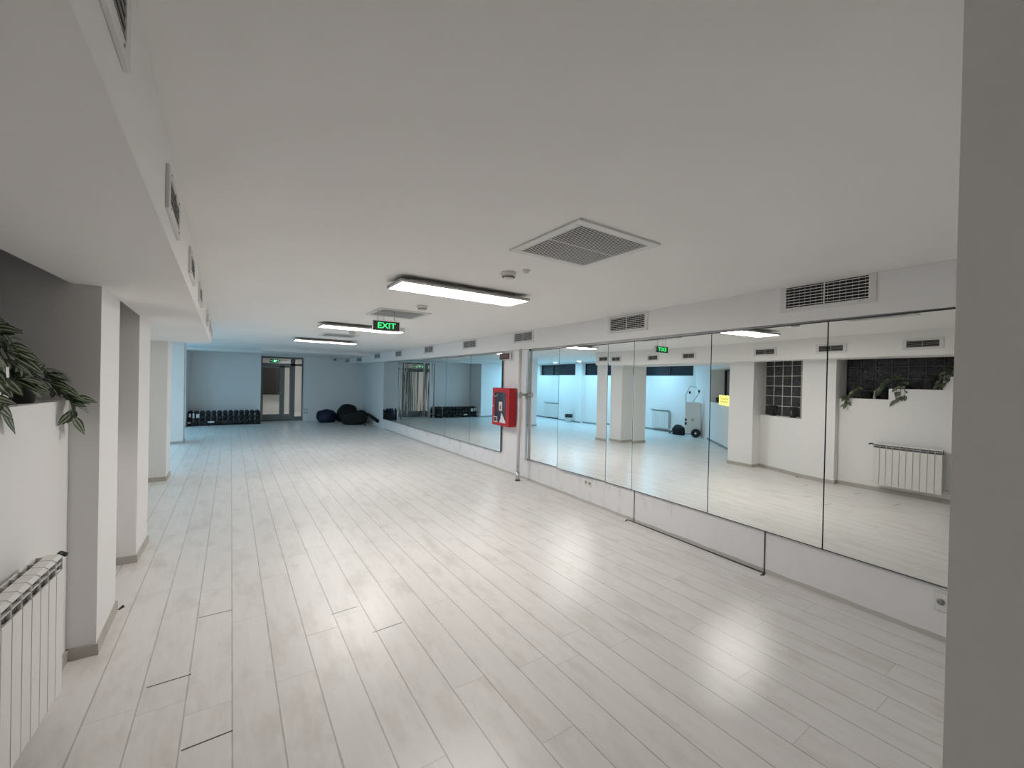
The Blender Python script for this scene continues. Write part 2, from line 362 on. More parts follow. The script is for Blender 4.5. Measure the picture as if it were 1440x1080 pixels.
# clerestory openings in the back wall
wb = MB(); HZ0, HZ1 = 1.97, 2.45
wb.box(-4.95, -4.65, 8.5, 16.7, 0, HZ0); wb.box(-4.95, -4.65, 8.5, 16.7, HZ1, ZC)
for a, b in ((8.5, 8.88), (12.45, 12.9), (15.76, 16.7)): wb.box(-4.95, -4.65, a, b, HZ0, HZ1)
wb.box(-4.65, -4.53, 12.45, 12.80, 0, ZC)
st(wb.build('wall_alcove', WALL), 'blue-lit back wall of the alcove below the high dark windows', 'wall')
for i, (a, b, sp) in enumerate(((8.88, 12.45, (9.9, 11.0, 11.75)), (12.9, 15.76, (14.93,)))):
    fr = MB(); fr.box(-4.84, -4.76, a, b, HZ0, HZ0+.035); fr.box(-4.84, -4.76, a, b, HZ1-.035, HZ1); fr.box(-4.84, -4.76, a, a+.035, HZ0, HZ1); fr.box(-4.84, -4.76, b-.035, b, HZ0, HZ1)
    for s in sp: fr.box(-4.84, -4.76, s-.02, s+.02, HZ0, HZ1)
    wo = st(fr.build('window_%d' % (3 + i), BLACK), ('high dark window strip of the alcove nearer the pump stand', 'high dark window strip above the far alcove radiator')[i], 'window')
    MB().box(-4.81, -4.80, a, b, HZ0, HZ1).build('pane', NIGHTG, wo)
st(MB().box(-4.95, -2.0, 16.4, 16.7, 0, ZC).box(-2.2, -2.0, 16.7, 17.6, 0, ZC).build('wall_alcove_end', WALL), 'blue-lit end wall of the alcove', 'wall')
sk = MB(); sk.box(-4.65, -4.637, 8.8, 12.45, 0, .06); sk.box(-4.53, -4.517, 12.45, 12.8, 0, .06); sk.box(-4.65, -4.637, 12.8, 16.4, 0, .06); sk.box(-4.65, -2.0, 16.388, 16.4, 0, .06)
sk.prism([aw(0, 0), aw(L, 0), aw(L, -.012), aw(0, -.012)], 0, .06)
st(sk.build('baseboard_alcove', SKIRTD), 'thin grey baseboard of the alcove', 'baseboard')

# far wall with door recess
DX0, DX1, YF = 0.0, 1.375, 17.4
fw = MB(); fw.box(-2.0, DX0, YF, YF+.7, 0, ZC); fw.box(DX1, 3.8, YF, YF+.7, 0, ZC); fw.box(DX0, DX1, YF+.0, YF+.7, 2.37, ZC)
st(fw.build('wall_far', WALL), 'dim white far wall either side of the glazed door', 'wall')
# corridor behind the door
cw = MB(); cw.box(-1.2, -1.0, YF+.7, 22.6, 0, ZC); cw.box(2.4, 2.6, YF+.7, 22.6, 0, ZC); cw.box(-1.2, 2.6, 22.6, 22.8, 0, ZC)
st(cw.build('wall_corridor', WALL), 'white corridor walls seen through the far door', 'wall')

# right wall: mirror wall, bent at the fire hose cabinet
DM = 3.87
PX = [(DM, 5.93), (DM - math.tan(R(3)) * (13.8 - 5.93), 13.8)]
rw = MB(); rw.prism([(DM, 0.213), (DM, 5.93), PX[1], (PX[1][0]+.2, 13.8), (4.25, 13.8), (4.25, 0.213)], 0, ZC)
st(rw.build('wall_right', SCUFF), 'white right wall with scuffed lower strip carrying the mirrors', 'wall')
st(MB().prism([(3.49, 13.8), (3.49, 17.4), (4.2, 17.4), (4.2, 13.8)], 0, ZC).build('wall_right_far', WALL), 'short white wall beyond the last mirror', 'wall')
st(MB().prism([(3.822, 0.213), (3.822, 5.8), (3.445, 12.9), (3.24, 14.3), (2.77, 17.4), (3.6, 17.4), (3.9, 12.0), (3.95, 5.8), (3.95, 0.213)], 2.195, ZC-.001).build('trim_3', WALL), 'white soffit over the mirrors with air vents', 'soffit')
# block of wall beside the camera
st(MB().box(0.95, 4.3, -3.2, 0.213, 0, ZC).build('wall_near', WALL), 'shadowed end of a wall at the right edge of the view', 'wall')
st(MB().box(-1.5, 0.95, -3.4, -3.2, 0, ZC).build('wall_back', WALL), 'wall behind the viewer', 'wall')

# thin black seams of the low access panel under the mirrors
sm = MB(); sm.box(DM-.006, DM, 3.537, 3.545, 0, .37); sm.box(DM-.006, DM, 2.018, 2.026, 0, .37); sm.prism([(DM-.03, 2.0), (DM-.03, 3.62), (DM-.018, 3.62), (DM-.018, 2.0)], 0.0, 0.008)
st(sm.build('trim_4', EDGE), 'thin dark seams around the low panel under the mirrors', 'trim')

for (x, y, rz, lb) in ((3.80, 3.60, 20, 'small black wedge on the floor at the far corner of the low access panel'), (3.80, 2.00, -15, 'small black wedge on the floor at the near corner of the low access panel'), (-.815, 3.90, 60, 'small dark cable end on the floor at the first pillar')):
    o = MB().add([(-.022, -.007, 0), (.022, -.007, 0), (.022, .007, 0), (-.022, .007, 0), (.016, -.005, .012), (.020, .005, .016)], [(3,2,1,0), (0,1,4), (2,3,5), (1,2,5,4), (3,0,4,5)]).build('floor_wedge', BLACK, loc=(x, y, 0)); o.rotation_euler = (0, 0, R(rz))
    tag(o, lb, 'wedge')

# open dark joints between plank ends
oj = MB()
for (x0, y0), (x1, y1), w_ in (((-.49, 2.846), (-.304, 2.86), .008), ((-.274, 2.294), (-.086, 2.311), .008), ((-.334, 3.504), (-.15, 3.515), .006), ((.445, 3.124), (.626, 3.145), .005), ((.65, 2.773), (.845, 2.794), .005)):
    oj.prism([(x0, y0-w_/2), (x1, y1-w_/2), (x1, y1+w_/2), (x0, y0+w_/2)], -.002, .0006)
st(oj.build('trim_5', EDGE), 'open dark joints between plank ends on the floor', 'trim')

# ------------------------------------------------------------------ mirrors
mlab = {5.42: 'mirror panel at the left end of the near row, beside the steel pipe', 4.5: 'near row mirror panel second from the pipe', 3.79: 'narrow mirror panel of the near row',
        3.07: 'mirror panel over the left part of the low access panel', 2.07: 'mirror panel showing the square glass block window', 1.07: 'mirror panel showing the nearest radiator and stepped sill'}
def mirror(cx, cy, ang, wid, z0a, z1a, z0b, z1b, label, group, gm=None):
    # panel hangs in the plane through (cx, cy) turned by ang; a = near end, b = far end
    o = empty('mirror_panel', (cx, cy, 0), -ang)
    h = wid/2; e = 0.0045
    MB().add([(0, -h+e, z0a+e), (0, h-e, z0b+e), (0, h-e, z1b-e), (0, -h+e, z1a-e), (.005, -h+e, z0a+e), (.005, h-e, z0b+e), (.005, h-e, z1b-e), (.005, -h+e, z1a-e)],
             [(0,1,2,3),(7,6,5,4),(0,4,5,1),(1,5,6,2),(2,6,7,3),(3,7,4,0)]).build('mirror_glass', gm or MIRROR, o)
    et = MB(); t_ = .0032
    for (pa, pb) in (((-h, z0a), (h, z0b)), ((-h, z1a), (h, z1b))):
        et.add([(x_, y_, z_+d_) for x_ in (-.0008, .006) for (y_, z_) in (pa, pb) for d_ in (-t_, t_)], [(0,1,3,2),(4,6,7,5),(0,2,6,4),(1,5,7,3),(0,4,5,1),(2,3,7,6)])
    for y_, za_, zb_ in ((-h, z0a, z1a), (h, z0b, z1b)):
        et.box(-.0008, .006, y_-t_*.8, y_+t_*.8, za_, zb_)
    et.build('edge_trim', EDGE, o)
    MB().add([(.005, -h, z0a-e), (.005, h, z0b-e), (.005, h, z1b+e), (.005, -h, z1a+e), (.020, -h, z0a-e), (.020, h, z0b-e), (.020, h, z1b+e), (.020, -h, z1a+e)],
             [(0,1,2,3),(7,6,5,4),(0,4,5,1),(1,5,6,2),(2,6,7,3),(3,7,4,0)]).build('backing_board', EDGE, o)
    return tag(o, label, 'mirror', group)
def zb(y): return 0.363 + 0.006 * min(y, 3) - (0.004 * max(0, y-3))
def zt(y): return 2.192 - 0.008 * min(y, 4)
for a, b, de in ((4.995, 5.85, -2.5), (4.01, 4.995, -3.1), (3.575, 4.01, -1.4), (2.57, 3.575, 0.0), (1.57, 2.57, 0.0), (0.57, 1.57, 0.0)):
    c = (a+b)/2; k = min(mlab, key=lambda q: abs(q-c))
    mirror(3.845 - abs(math.sin(R(de)))*(b-a)/2*0.6, c, R(de), (b-a), zb(a), zt(a), zb(b), zt(b), mlab[k], 'near row of wall mirrors')
mirror(3.845, .39, 0, .36, zb(.3), zt(.3), zb(.5), zt(.5), 'mirror panel end hidden behind the shadowed wall', 'near row of wall mirrors')
af = R(-3); fd = Vector((math.sin(af), math.cos(af))); fo = Vector((3.825, 6.0))
flabs = ['far row mirror panel next to the red hose cabinet', 'middle mirror panel of the far row', 'far row mirror panel third from the hose cabinet', 'farthest mirror panel, at the far corner']
for (a, b), lb in zip(((0.70, 1.90), (1.90, 3.08), (3.08, 5.4), (5.4, 7.8)), flabs):
    c = fo + fd * ((a+b)/2)
    mirror(c.x, c.y, af, b-a, .352, 2.165, .345, 2.155, lb, 'far row of wall mirrors', WAVY if a > 3 else None)

# ------------------------------------------------------------------ ceiling lamps
def ceiling_lamp(loc, rz, label, dm=None):
    o = empty('ceiling_lamp', loc, rz)
    MB().box(-.52, .52, -.11, .11, .022, .058).build('housing', HOUSE, o)
    MB().box(-.645, .645, -.18, .18, .010, .024).build('tray', HOUSE, o)
    fr = MB(); fr.box(-.645, .645, -.18, -.168, -.004, .012); fr.box(-.645, .645, .168, .18, -.004, .012); fr.box(-.645, -.633, -.168, .168, -.004, .012); fr.box(.633, .645, -.168, .168, -.004, .012)
    fr.build('frame', WHITEM, o)
    MB().box(-.633, .633, -.168, .168, -.002, .010).build('diffuser', dm or DIFF, o)
    return tag(o, label, 'lamp', 'lit ceiling panels')
ceiling_lamp((1.59, 3.585, 2.44), R(3.5), 'nearest of the three lit rectangular ceiling lamps')
ceiling_lamp((1.41, 7.14, 2.44), R(5.5), 'middle lit ceiling lamp, behind the hanging exit sign')
ceiling_lamp((1.25, 10.28, 2.44), R(4.5), 'farthest lit ceiling lamp', DIFFF)
ceiling_lamp((0.0, -2.1, 2.44), R(0), 'added unseen fill lamp behind the viewer', FILLD)  # unseen lamp added to brighten the near end of the room

# ------------------------------------------------------------------ ceiling return grilles
def ceiling_grille(c, label, rz=R(3)):
    o = empty('ceiling_grille', c, rz)
    h = .33; q = .275
    fr = MB(); fr.box(-h, h, -h, -q, -.012, 0); fr.box(-h, h, q, h, -.012, 0); fr.box(-h, -q, -q, q, -.012, 0); fr.box(q, h, -q, q, -.012, 0)
    fr.build('frame', WHITEM, o, bevel=.003)
    MB().box(-q, q, -q, q, -.002, 0.0).build('shade_backing', DARK, o)  # dark sheet painted as the shade above the louvres
    sl = MB()
    for i in range(28):
        x = -q + (i+.5) * 2*q/28; mt = Matrix.Translation((x, 0, -.009))
        sl.box(-.0036, .0036, -q, q, -.0008, .0008, mt)
    sl.box(-q, q, -.004, .004, -.009, -.007)
    sl.build('louvres', GRILLE, o)
    return tag(o, label, 'vent', 'square ceiling grilles')
ceiling_grille((1.708, 2.033, ZC), 'nearest large square ceiling grille')
ceiling_grille((1.519, 5.462, ZC), 'square ceiling grille above the exit sign')
ceiling_grille((1.325, 9.00, ZC), 'farthest square ceiling grille, between two lamps')

# ------------------------------------------------------------------ wall vents
def wall_vent(loc, rz, W=.60, H=.20, name='wall_vent', left=False):
    # faces local -Y ... built facing -X
    o = empty(name, loc, rz); a, b, q, t = W/2, H/2, W/2-.045, H/2-.032
    fr = MB(); fr.box(-.012, 0, -a, a, -b, -t); fr.box(-.012, 0, -a, a, t, b); fr.box(-.012, 0, -a, -q, -t, t); fr.box(-.012, 0, q, a, -t, t)
    fr.build('frame', GRILLE, o, bevel=.002)
    MB().box(-.009 if left else -.0015, 0, -q, q, -t, t).build('shade_backing', DARK, o)  # flat dark sheet stands for the shade of the recess
    sl = MB()
    for i in range(4 if left else 7):
        z = -t + (i+.5) * 2*t/(4 if left else 7)
        if left: sl.box(-.011, -.009, -q, q, z-.003, z+.001); continue
        sl.box(-.003, .003, -q, q, -.0026, .0026, Matrix.Translation((-.009, 0, z)) @ Matrix.Rotation(R(-20), 4, 'Y'))
    sl.box(-.014, -.011, -.004, .004, -t, t)
    sl.build('louvres', HOUSE if left else GRILLE, o)  # left louvres greyed to paint the shade of the opening
    vv = MB(); n = 0 if left else 14
    for i in range(n):
        y = -q + (i+.5)*2*q/n; vv.box(-.005, -.003, y-.0012, y+.0012, -t, t)
    if n: vv.build('rear_blades', HOUSE, o)
    for y in (-a*.7, a*.7):
        for z in (-(b+t)/2, (b+t)/2): MB().lathe([(.004, 0), (.003, .002)], 8, Matrix.Translation((-.012, y, z)) @ Matrix.Rotation(R(-90), 4, 'Y')).build('screw', HOUSE, o)
    return o
XS = 3.822
def xs(y):
    for (x0, y0), (x1, y1) in (((3.822, 0), (3.822, 5.8)), ((3.822, 5.8), (3.445, 12.9)), ((3.445, 12.9), (3.24, 14.3)), ((3.24, 14.3), (2.77, 17.4))):
        if y0 <= y <= y1: return x0 + (x1-x0)*(y-y0)/(y1-y0), math.atan2(x1-x0, y1-y0)
ord_r = ['nearest wall vent over the mirrors', 'second wall vent from the right over the mirrors', 'third wall vent from the right, right of the steel pipe', 'wall vent over the far mirrors, first past the red sign',
         'wall vent over the middle of the far mirrors', 'wall vent over the end of the far mirrors', 'small wall vent above the far mirror corner', 'wall vent just past the far mirror corner', 'farthest wall vent, beside the ceiling camera']
for (y, z, W, H), lb in zip(((1.59, 2.415, .655, .235), (3.68, 2.402, .645, .22), (6.02, 2.42, .60, .20), (7.94, 2.413, .62, .20), (10.08, 2.41, .60, .20), (12.35, 2.40, .60, .20), (14.1, 2.395, .56, .19), (15.75, 2.385, .52, .175), (16.98, 2.37, .48, .17)), ord_r):
    x, an2 = xs(y); tag(wall_vent((x, y, min(z, (2.405 if y < 14.6 else 2.31))-.005 if y > 14.6 else z-.01), -an2, W, H), lb, 'vent', 'wall vents over the mirrors')
ord_l = ['nearest vent in the left soffit, cut by the top of the picture', 'second vent in the left soffit', 'third vent in the left soffit', 'fourth vent in the left soffit', 'fifth vent in the left soffit', 'sixth vent in the left soffit', 'last vent in the left soffit, at its far end']
for y, lb in zip((0.93, 2.11, 3.25, 4.34, 6.06, 7.12, 8.0), ord_l):
    tag(wall_vent((xl(y), y, 2.34 if y < 1 else 2.31), math.pi + math.atan(0.062), .44 if y < 5 else .38, .155, left=True), lb, 'vent', 'vents in the left soffit')

# ------------------------------------------------------------------ detectors, camera
def detector(loc, label, s=1.0):
    o = empty('smoke_detector', loc)
    MB().lathe([(.062*s, 0), (.062*s, -.012*s), (.056*s, -.022*s), (.050*s, -.024*s)], 24).build('base', PLAST, o)
    MB().lathe([(.050*s, -.024*s), (.050*s, -.034*s), (.044*s, -.036*s), (.040*s, -.048*s), (.018*s, -.052*s)], 24).build('sensor_head', PLAST, o)
    MB().lathe([(.051*s, -.0375*s), (.043*s, -.0375*s), (.0425*s, -.042*s), (.047*s, -.042*s)], 24).build('slot_ring', BLACK, o)
    return tag(o, label, 'smoke detector', 'smoke detectors')
detector((1.647, 2.84, ZC), 'nearest smoke detector, left of the large ceiling grille')
detector((1.585, 4.70, ZC), 'smoke detector right of the second ceiling grille')
detector((1.43, 8.15, ZC), 'small smoke detector before the farthest ceiling grille')
tag(MB().lathe([(.030, 0), (.030, -.008), (.018, -.022), (.004, -.026)], 20).build('ceiling_sensor', PLAST, loc=(1.72, 2.70, ZC)), 'tiny white ceiling button beside the nearest smoke detector', 'sensor')
o = empty('security_camera', (2.47, 17.38, 2.335))
MB().lathe([(.06, 0), (.055, -.03), (.03, -.045)], 16, Matrix.Rotation(R(90), 4, 'X')).build('mount', PLAST, o)
MB().box(-.16, .05, -.12, -.05, -.045, .03).build('housing', PLAST, o, bevel=.01)
MB().lathe([(.03, 0), (.028, .02)], 16, Matrix.Translation((-.05, -.12, -.01)) @ Matrix.Rotation(R(90), 4, 'X')).build('lens', BLACK, o)
tag(o, 'small white security camera high on the far wall', 'camera')

# ------------------------------------------------------------------ exit signs
o = empty('exit_sign', (1.32, 5.27, 2.30), R(0))
MB().box(-.165, .165, -.02, .02, -.062, .062).build('casing', WHITEM, o, bevel=.003)
MB().box(-.158, .158, -.024, -.02, -.055, .055).build('face', BLACK, o)
text_mesh('lettering', 'EXIT', .098, GREEN, o, Matrix.Translation((0.0, -.025, -.001)) @ Matrix.Rotation(R(90), 4, 'X') @ Matrix.Scale(1.12, 4, (1, 0, 0)), .001, .0012)
MB().tube([(-.10, 0, .062), (-.10, 0, .20)], .004).tube([(.10, 0, .062), (.10, 0, .20)], .004).tube([(-.03, 0, .062), (-.03, 0, .20)], .003).build('hanger_rods', METAL, o)
tag(o, 'hanging black exit sign with green EXIT lettering', 'sign')

o = empty('exit_sign', (0.43, YF+.43, 2.215))
MB().box(-.16, .16, -.02, .02, -.055, .055).build('casing', BLACK, o)
MB().box(-.075, .085, -.023, -.02, -.05, .05).build('face', GREENB, o)
pg = MB()   # small running figure and arrows
pg.box(-.012, .008, -.026, -.023, .018, .034); pg.box(-.016, .012, -.026, -.023, -.008, .016); pg.box(-.036, -.014, -.026, -.023, -.004, .006)
pg.box(.008, .034, -.026, -.023, -.026, -.012); pg.box(-.020, -.008, -.026, -.023, -.040, -.010); pg.box(.028, .060, -.026, -.023, .004, .030)
pg.box(-.135, -.10, -.026, -.023, -.006, .006); pg.box(.10, .125, -.026, -.023, -.010, .010)
pg.build('pictogram', mat('pale_green_pictogram', (.5, .9, .6), .5, emit=(.5, 1, .65), es=.7), o)
tag(o, 'small green running-man exit sign above the far glazed door', 'sign')

# ------------------------------------------------------------------ far glazed door
YD = YF + .46
d = empty('door_1', (0, YD, 0)); st(d, 'grey-framed glazed door with side light at the far end', 'door')
fr = MB()
fr.box(.0, .04, -.04, .04, 0, 2.37); fr.box(1.335, 1.375, -.04, .04, 0, 2.37); fr.box(.04, 1.335, -.04, .04, 2.31, 2.37); fr.box(.04, 1.335, -.04, .04, 2.05, 2.13)
fr.box(.955, 1.105, -.04, .04, 0, 2.31); fr.box(1.105, 1.335, -.04, .04, 0.0, .14)
fr.build('door_frame', FRAME, d)
lf = MB(); lf.box(.045, .075, -.03, .03, .02, 2.045); lf.box(.60, .76, -.03, .03, .02, 2.045); lf.box(.925, .95, -.03, .03, .02, 2.045); lf.box(.075, .925, -.03, .03, 1.98, 2.045)
lf.box(.075, .60, -.03, .03, .02, .24); lf.box(.76, .925, -.03, .03, .02, .24)
lf.build('door_leaf', FRAME, d)
MB().box(.075, .60, -.004, .004, .24, 1.98).box(.76, .925, -.004, .004, .24, 1.98).build('door_glass', GLASS, d)
MB().box(1.105, 1.335, -.004, .004, .14, 2.05).build('side_light_glass', GLASS, d)
MB().box(.04, .955, -.004, .004, 2.13, 2.31).box(1.105, 1.335, -.004, .004, 2.13, 2.31).build('transom_glass', GLASS, d)
MB().tube([(.66, -.03, 1.02), (.66, -.075, 1.02), (.56, -.075, 1.02)], .010).build('handle', METAL, d)
MB().box(0, 1.375, -.05, .05, 0, .018).build('threshold', BLACK, d)
o = empty('wall_cupboard', (.15, 22.59, .8))
MB().box(-.75, .75, -.35, 0, 0, 1.25).build('body', BLACKM, o); MB().box(-.74, -.01, -.37, -.35, .01, 1.24).box(.01, .74, -.37, -.35, .01, 1.24).build('doors', BLACK, o)
tag(o, 'dark cupboard on the corridor wall seen through the far door', 'cupboard')
o = empty('corridor_lamp', (1.1, 20.6, 2.49)); MB().lathe([(.20, .01), (.20, -.03)], 24).build('housing', WHITEM, o); MB().lathe([(.185, -.03), (.17, -.045)], 24).build('diffuser', WARMD, o)
tag(o, 'round ceiling lamp in the corridor beyond the far door', 'lamp')

# ------------------------------------------------------------------ hydrant sign, hose cabinet, steel pipe, rail clamps
o = empty('hydrant_sign', (3.80, 6.62, 2.10), R(-90) - 0.0)
MB().box(-.20, .20, -.012, .018, -.065, .065).build('frame', WHITEM, o, bevel=.003)
MB().box(-.185, .185, -.016, -.012, -.055, .055).build('plate', DRED, o)
text_mesh('lettering', 'HIDRANT', .072, PINK, o, Matrix.Translation((0, -.0165, 0)) @ Matrix.Rotation(R(90), 4, 'X'), .001, .001)
MB().tube([(-.13, .0, .065), (-.13, .0, .10)], .003).tube([(.15, .0, .065), (.15, .0, .10)], .003).build('hanger_rods', METAL, o)
tag(o, 'small dark red hydrant sign under the soffit', 'sign')

o = empty('fire_hose_cabinet', (3.84, 6.47, 1.195), R(-90))       # local x = -world y, local y = +x (into the wall)
MB().box(-.32, .28, -.165, -.035, -.335, .335).build('body', RED, o, bevel=.006)
MB().box(-.322, .282, -.185, -.165, -.337, .337).build('door', RED, o, bevel=.004)
MB().box(-.225, .16, -.189, -.185, -.265, .255).build('door_glass', GLASSD, o)
MB().box(-.06, .05, -.193, -.189, -.07, .09).build('white_label', LABELW, o)
MB().add([(-.035, -.195, -.045), (.012, -.195, -.045), (.012, -.195, .01), (.03, -.195, .065), (-.02, -.195, .02)], [(0, 1, 2, 3, 4)]).build('label_pictogram', RED, o)
MB().tube([(-.23+.09*math.cos(t)+.04, -.195, .235+.05*math.sin(t)) for t in [math.pi+i*math.pi/8 for i in range(9)]], .006).build('handle', METAL, o)
MB().box(-.25, -.12, -.191, -.186, -.28, -.18).box(-.03, .17, -.191, -.186, -.28, -.24).add([(-.01, -.192, -.24), (.17, -.192, -.24), (.03, -.192, -.10)], [(0, 1, 2)]).build('lower_stickers', LABELW, o)
MB().box(-.235, -.135, -.193, -.191, -.265, -.195).build('sticker_pictogram', DRED, o)
MB().lathe([(.012, 0), (.012, .012)], 12, Matrix.Translation((-.28, -.185, .0)) @ Matrix.Rotation(R(90), 4, 'X')).build('lock', METAL, o)
tag(o, 'red fire hose cabinet mounted beside the steel pipe', 'fire cabinet')

o = empty('steel_post', (3.70, 5.93, 0))
MB().lathe([(.026, .03), (.026, 2.19)], 20).build('tube', ALU, o)
MB().lathe([(.030, .0), (.031, .03), (.031, .14)], 16).build('foot', METAL, o)
MB().lathe([(.048, .0), (.048, .006)], 16).build('floor_plate', BLACKM, o)
MB().lathe([(.031, 1.38), (.033, 1.385), (.033, 1.475), (.031, 1.48)], 20).build('clamp', METAL, o)
MB().box(-.03, .03, -.040, -.030, 1.39, 1.47).box(.02, .115, -.03, .03, 1.41, 1.45).build('clamp_bracket', METAL, o)
MB().lathe([(.007, 0), (.007, .006)], 8, Matrix.Translation((-.019, -.018, .25)) @ Matrix.Rotation(R(45), 4, 'Z') @ Matrix.Rotation(R(-90), 4, 'Y')).build('bolt', BLACK, o)
tag(o, 'white steel post from floor to soffit beside the hose cabinet', 'post')
o = empty('wall_channel', (3.855, 5.885, 0))
MB().box(-.035, .005, -.03, .03, .335, 2.19).build('channel', METAL, o)
MB().box(-.042, -.035, -.02, .035, 1.36, 1.46).build('clip', HOUSE, o)
tag(o, 'narrow grey metal channel at the left edge of the near mirrors', 'channel')

# ------------------------------------------------------------------ sockets
def socket(loc, rz, label, W=.145, H=.10, n=2):
    o = empty('power_socket', loc, rz)
    MB().box(-W/2, W/2, -.010, 0, -H/2, H/2).build('cover_plate', WHITEM, o, bevel=.003)
    wl = MB(); pn = MB()
    for i in range(n):
        x = (i - (n-1)/2) * W/n
        wl.lathe([(.021, 0), (.021, .003)], 18, Matrix.Translation((x, -.010, 0)) @ Matrix.Rotation(R(90), 4, 'X'))
        for k in (-.009, .009): pn.lathe([(.003, 0), (.003, .002)], 8, Matrix.Translation((x+k, -.013, 0)) @ Matrix.Rotation(R(90), 4, 'X'))
    wl.build('wells', HOUSE, o); pn.build('pin_holes', BLACK, o)
    return tag(o, label, 'socket')
socket((DM, 4.37, .285), R(-90), 'double power socket below the near mirrors')
socket((DM, 0.86, .262), R(-90), 'power socket cut off by the shadowed wall at the right', .14, .12, 2)
socket((DM - math.tan(R(3))*(10.2-5.93), 10.2, .25), R(-87), 'tiny wall socket below the far mirrors', .10, .10, 1)
socket((1.46, YF, .425), 0, 'upper double socket right of the far door', .15, .07, 2)
socket((1.46, YF, .315), 0, 'lower double socket right of the far door', .15, .07, 2)

# ------------------------------------------------------------------ radiators
def radiator(loc, rz, n, H, label, depth=.085, pitch=.08, valve=True):
    # front faces local +Y ; sections run along local X from 0
    o = empty('radiator', loc, rz)
    for i in range(n):
        x0 = i*pitch; mb = MB(); g = .003
        mb.box(x0+g, x0+pitch-g, depth-.006, depth, 0, H-.075)                               # front plate
        mb.box(x0+pitch/2-.012, x0+pitch/2+.012, .012, depth-.006, .0, H-.08)                    # core
        mb.box(x0+g, x0+pitch-g, .0, .010, .03, H-.012)
        # curved top cowl with grille openings towards the front
        pr = [(.036, H-.006), (.042, H), (.050, H), (depth-.016, H-.004), (depth-.004, H-.014), (depth-.004, H-.020), (depth-.018, H-.010), (.036, H-.010)]
        vs = []; k = len(pr)
        for xx in (x0+g, x0+pitch-g): vs += [(xx, a, b) for a, b in pr]
        mb.add(vs, [tuple(range(k)), tuple(range(k, 2*k))[::-1]] + [(j, k+j, k+(j+1) % k, (j+1) % k) for j in range(k)])
        for xx in (x0+g, x0+pitch-g-.002): mb.box(xx, xx+.002, depth-.014, depth-.003, H-.076, H-.016)
        mb.box(x0+g, x0+g+.004, .008, .038, H-.03, H-.008)
        mb.box(x0+g, x0+pitch-g, depth-.016, depth-.004, H-.046, H-.041)
        mb.build('section', RADI, o)
    dk = MB(); dk.box(.004, n*pitch-.004, .014, depth-.014, H-.074, H-.022); dk.build('painted_shade_core', CORESHADE, o)  # dark box paints the shade seen through the grille openings
    cp = MB()
    for z in (.05, H-.045): cp.tube([(-.022, depth/2, z), (.0, depth/2, z)], .018, 12); cp.tube([(n*pitch, depth/2, z), (n*pitch+.022, depth/2, z)], .018, 12)
    cp.build('end_caps', RADI, o)
    if valve:
        MB().tube([(-.005, depth*.75, H-.020), (-.05, depth*.75, H-.016), (-.062, depth*.9, H-.03)], .011, 12).build('bleed_valve', BLACK, o)
        MB().tube([(n*pitch+.02, depth/2, .05), (n*pitch+.07, depth/2, .05), (n*pitch+.07, 0.0, .05)], .011, 10).build('return_valve', METAL, o)
    pp = MB(); pp.tube([(.10, .0, H-.10), (.10, -.035, H-.10)], .01); pp.tube([(n*pitch-.10, .0, H-.10), (n*pitch-.10, -.035, H-.10)], .01); pp.build('wall_brackets', METAL, o)
    return tag(o, label, 'radiator', 'white sectional radiators')
# bay 1: runs along +Y, front faces +X  -> local X -> world +Y : rz=90 gives local Y -> -X, so mirror by rz=-90 (local X -> -Y, local Y -> +X)
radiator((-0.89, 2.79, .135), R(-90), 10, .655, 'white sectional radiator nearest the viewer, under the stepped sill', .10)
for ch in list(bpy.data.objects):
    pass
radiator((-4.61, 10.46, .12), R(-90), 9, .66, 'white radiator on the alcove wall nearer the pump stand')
radiator((-4.61, 15.22, .07), R(-90), 12, .68, 'white radiator at the far end of the alcove wall')

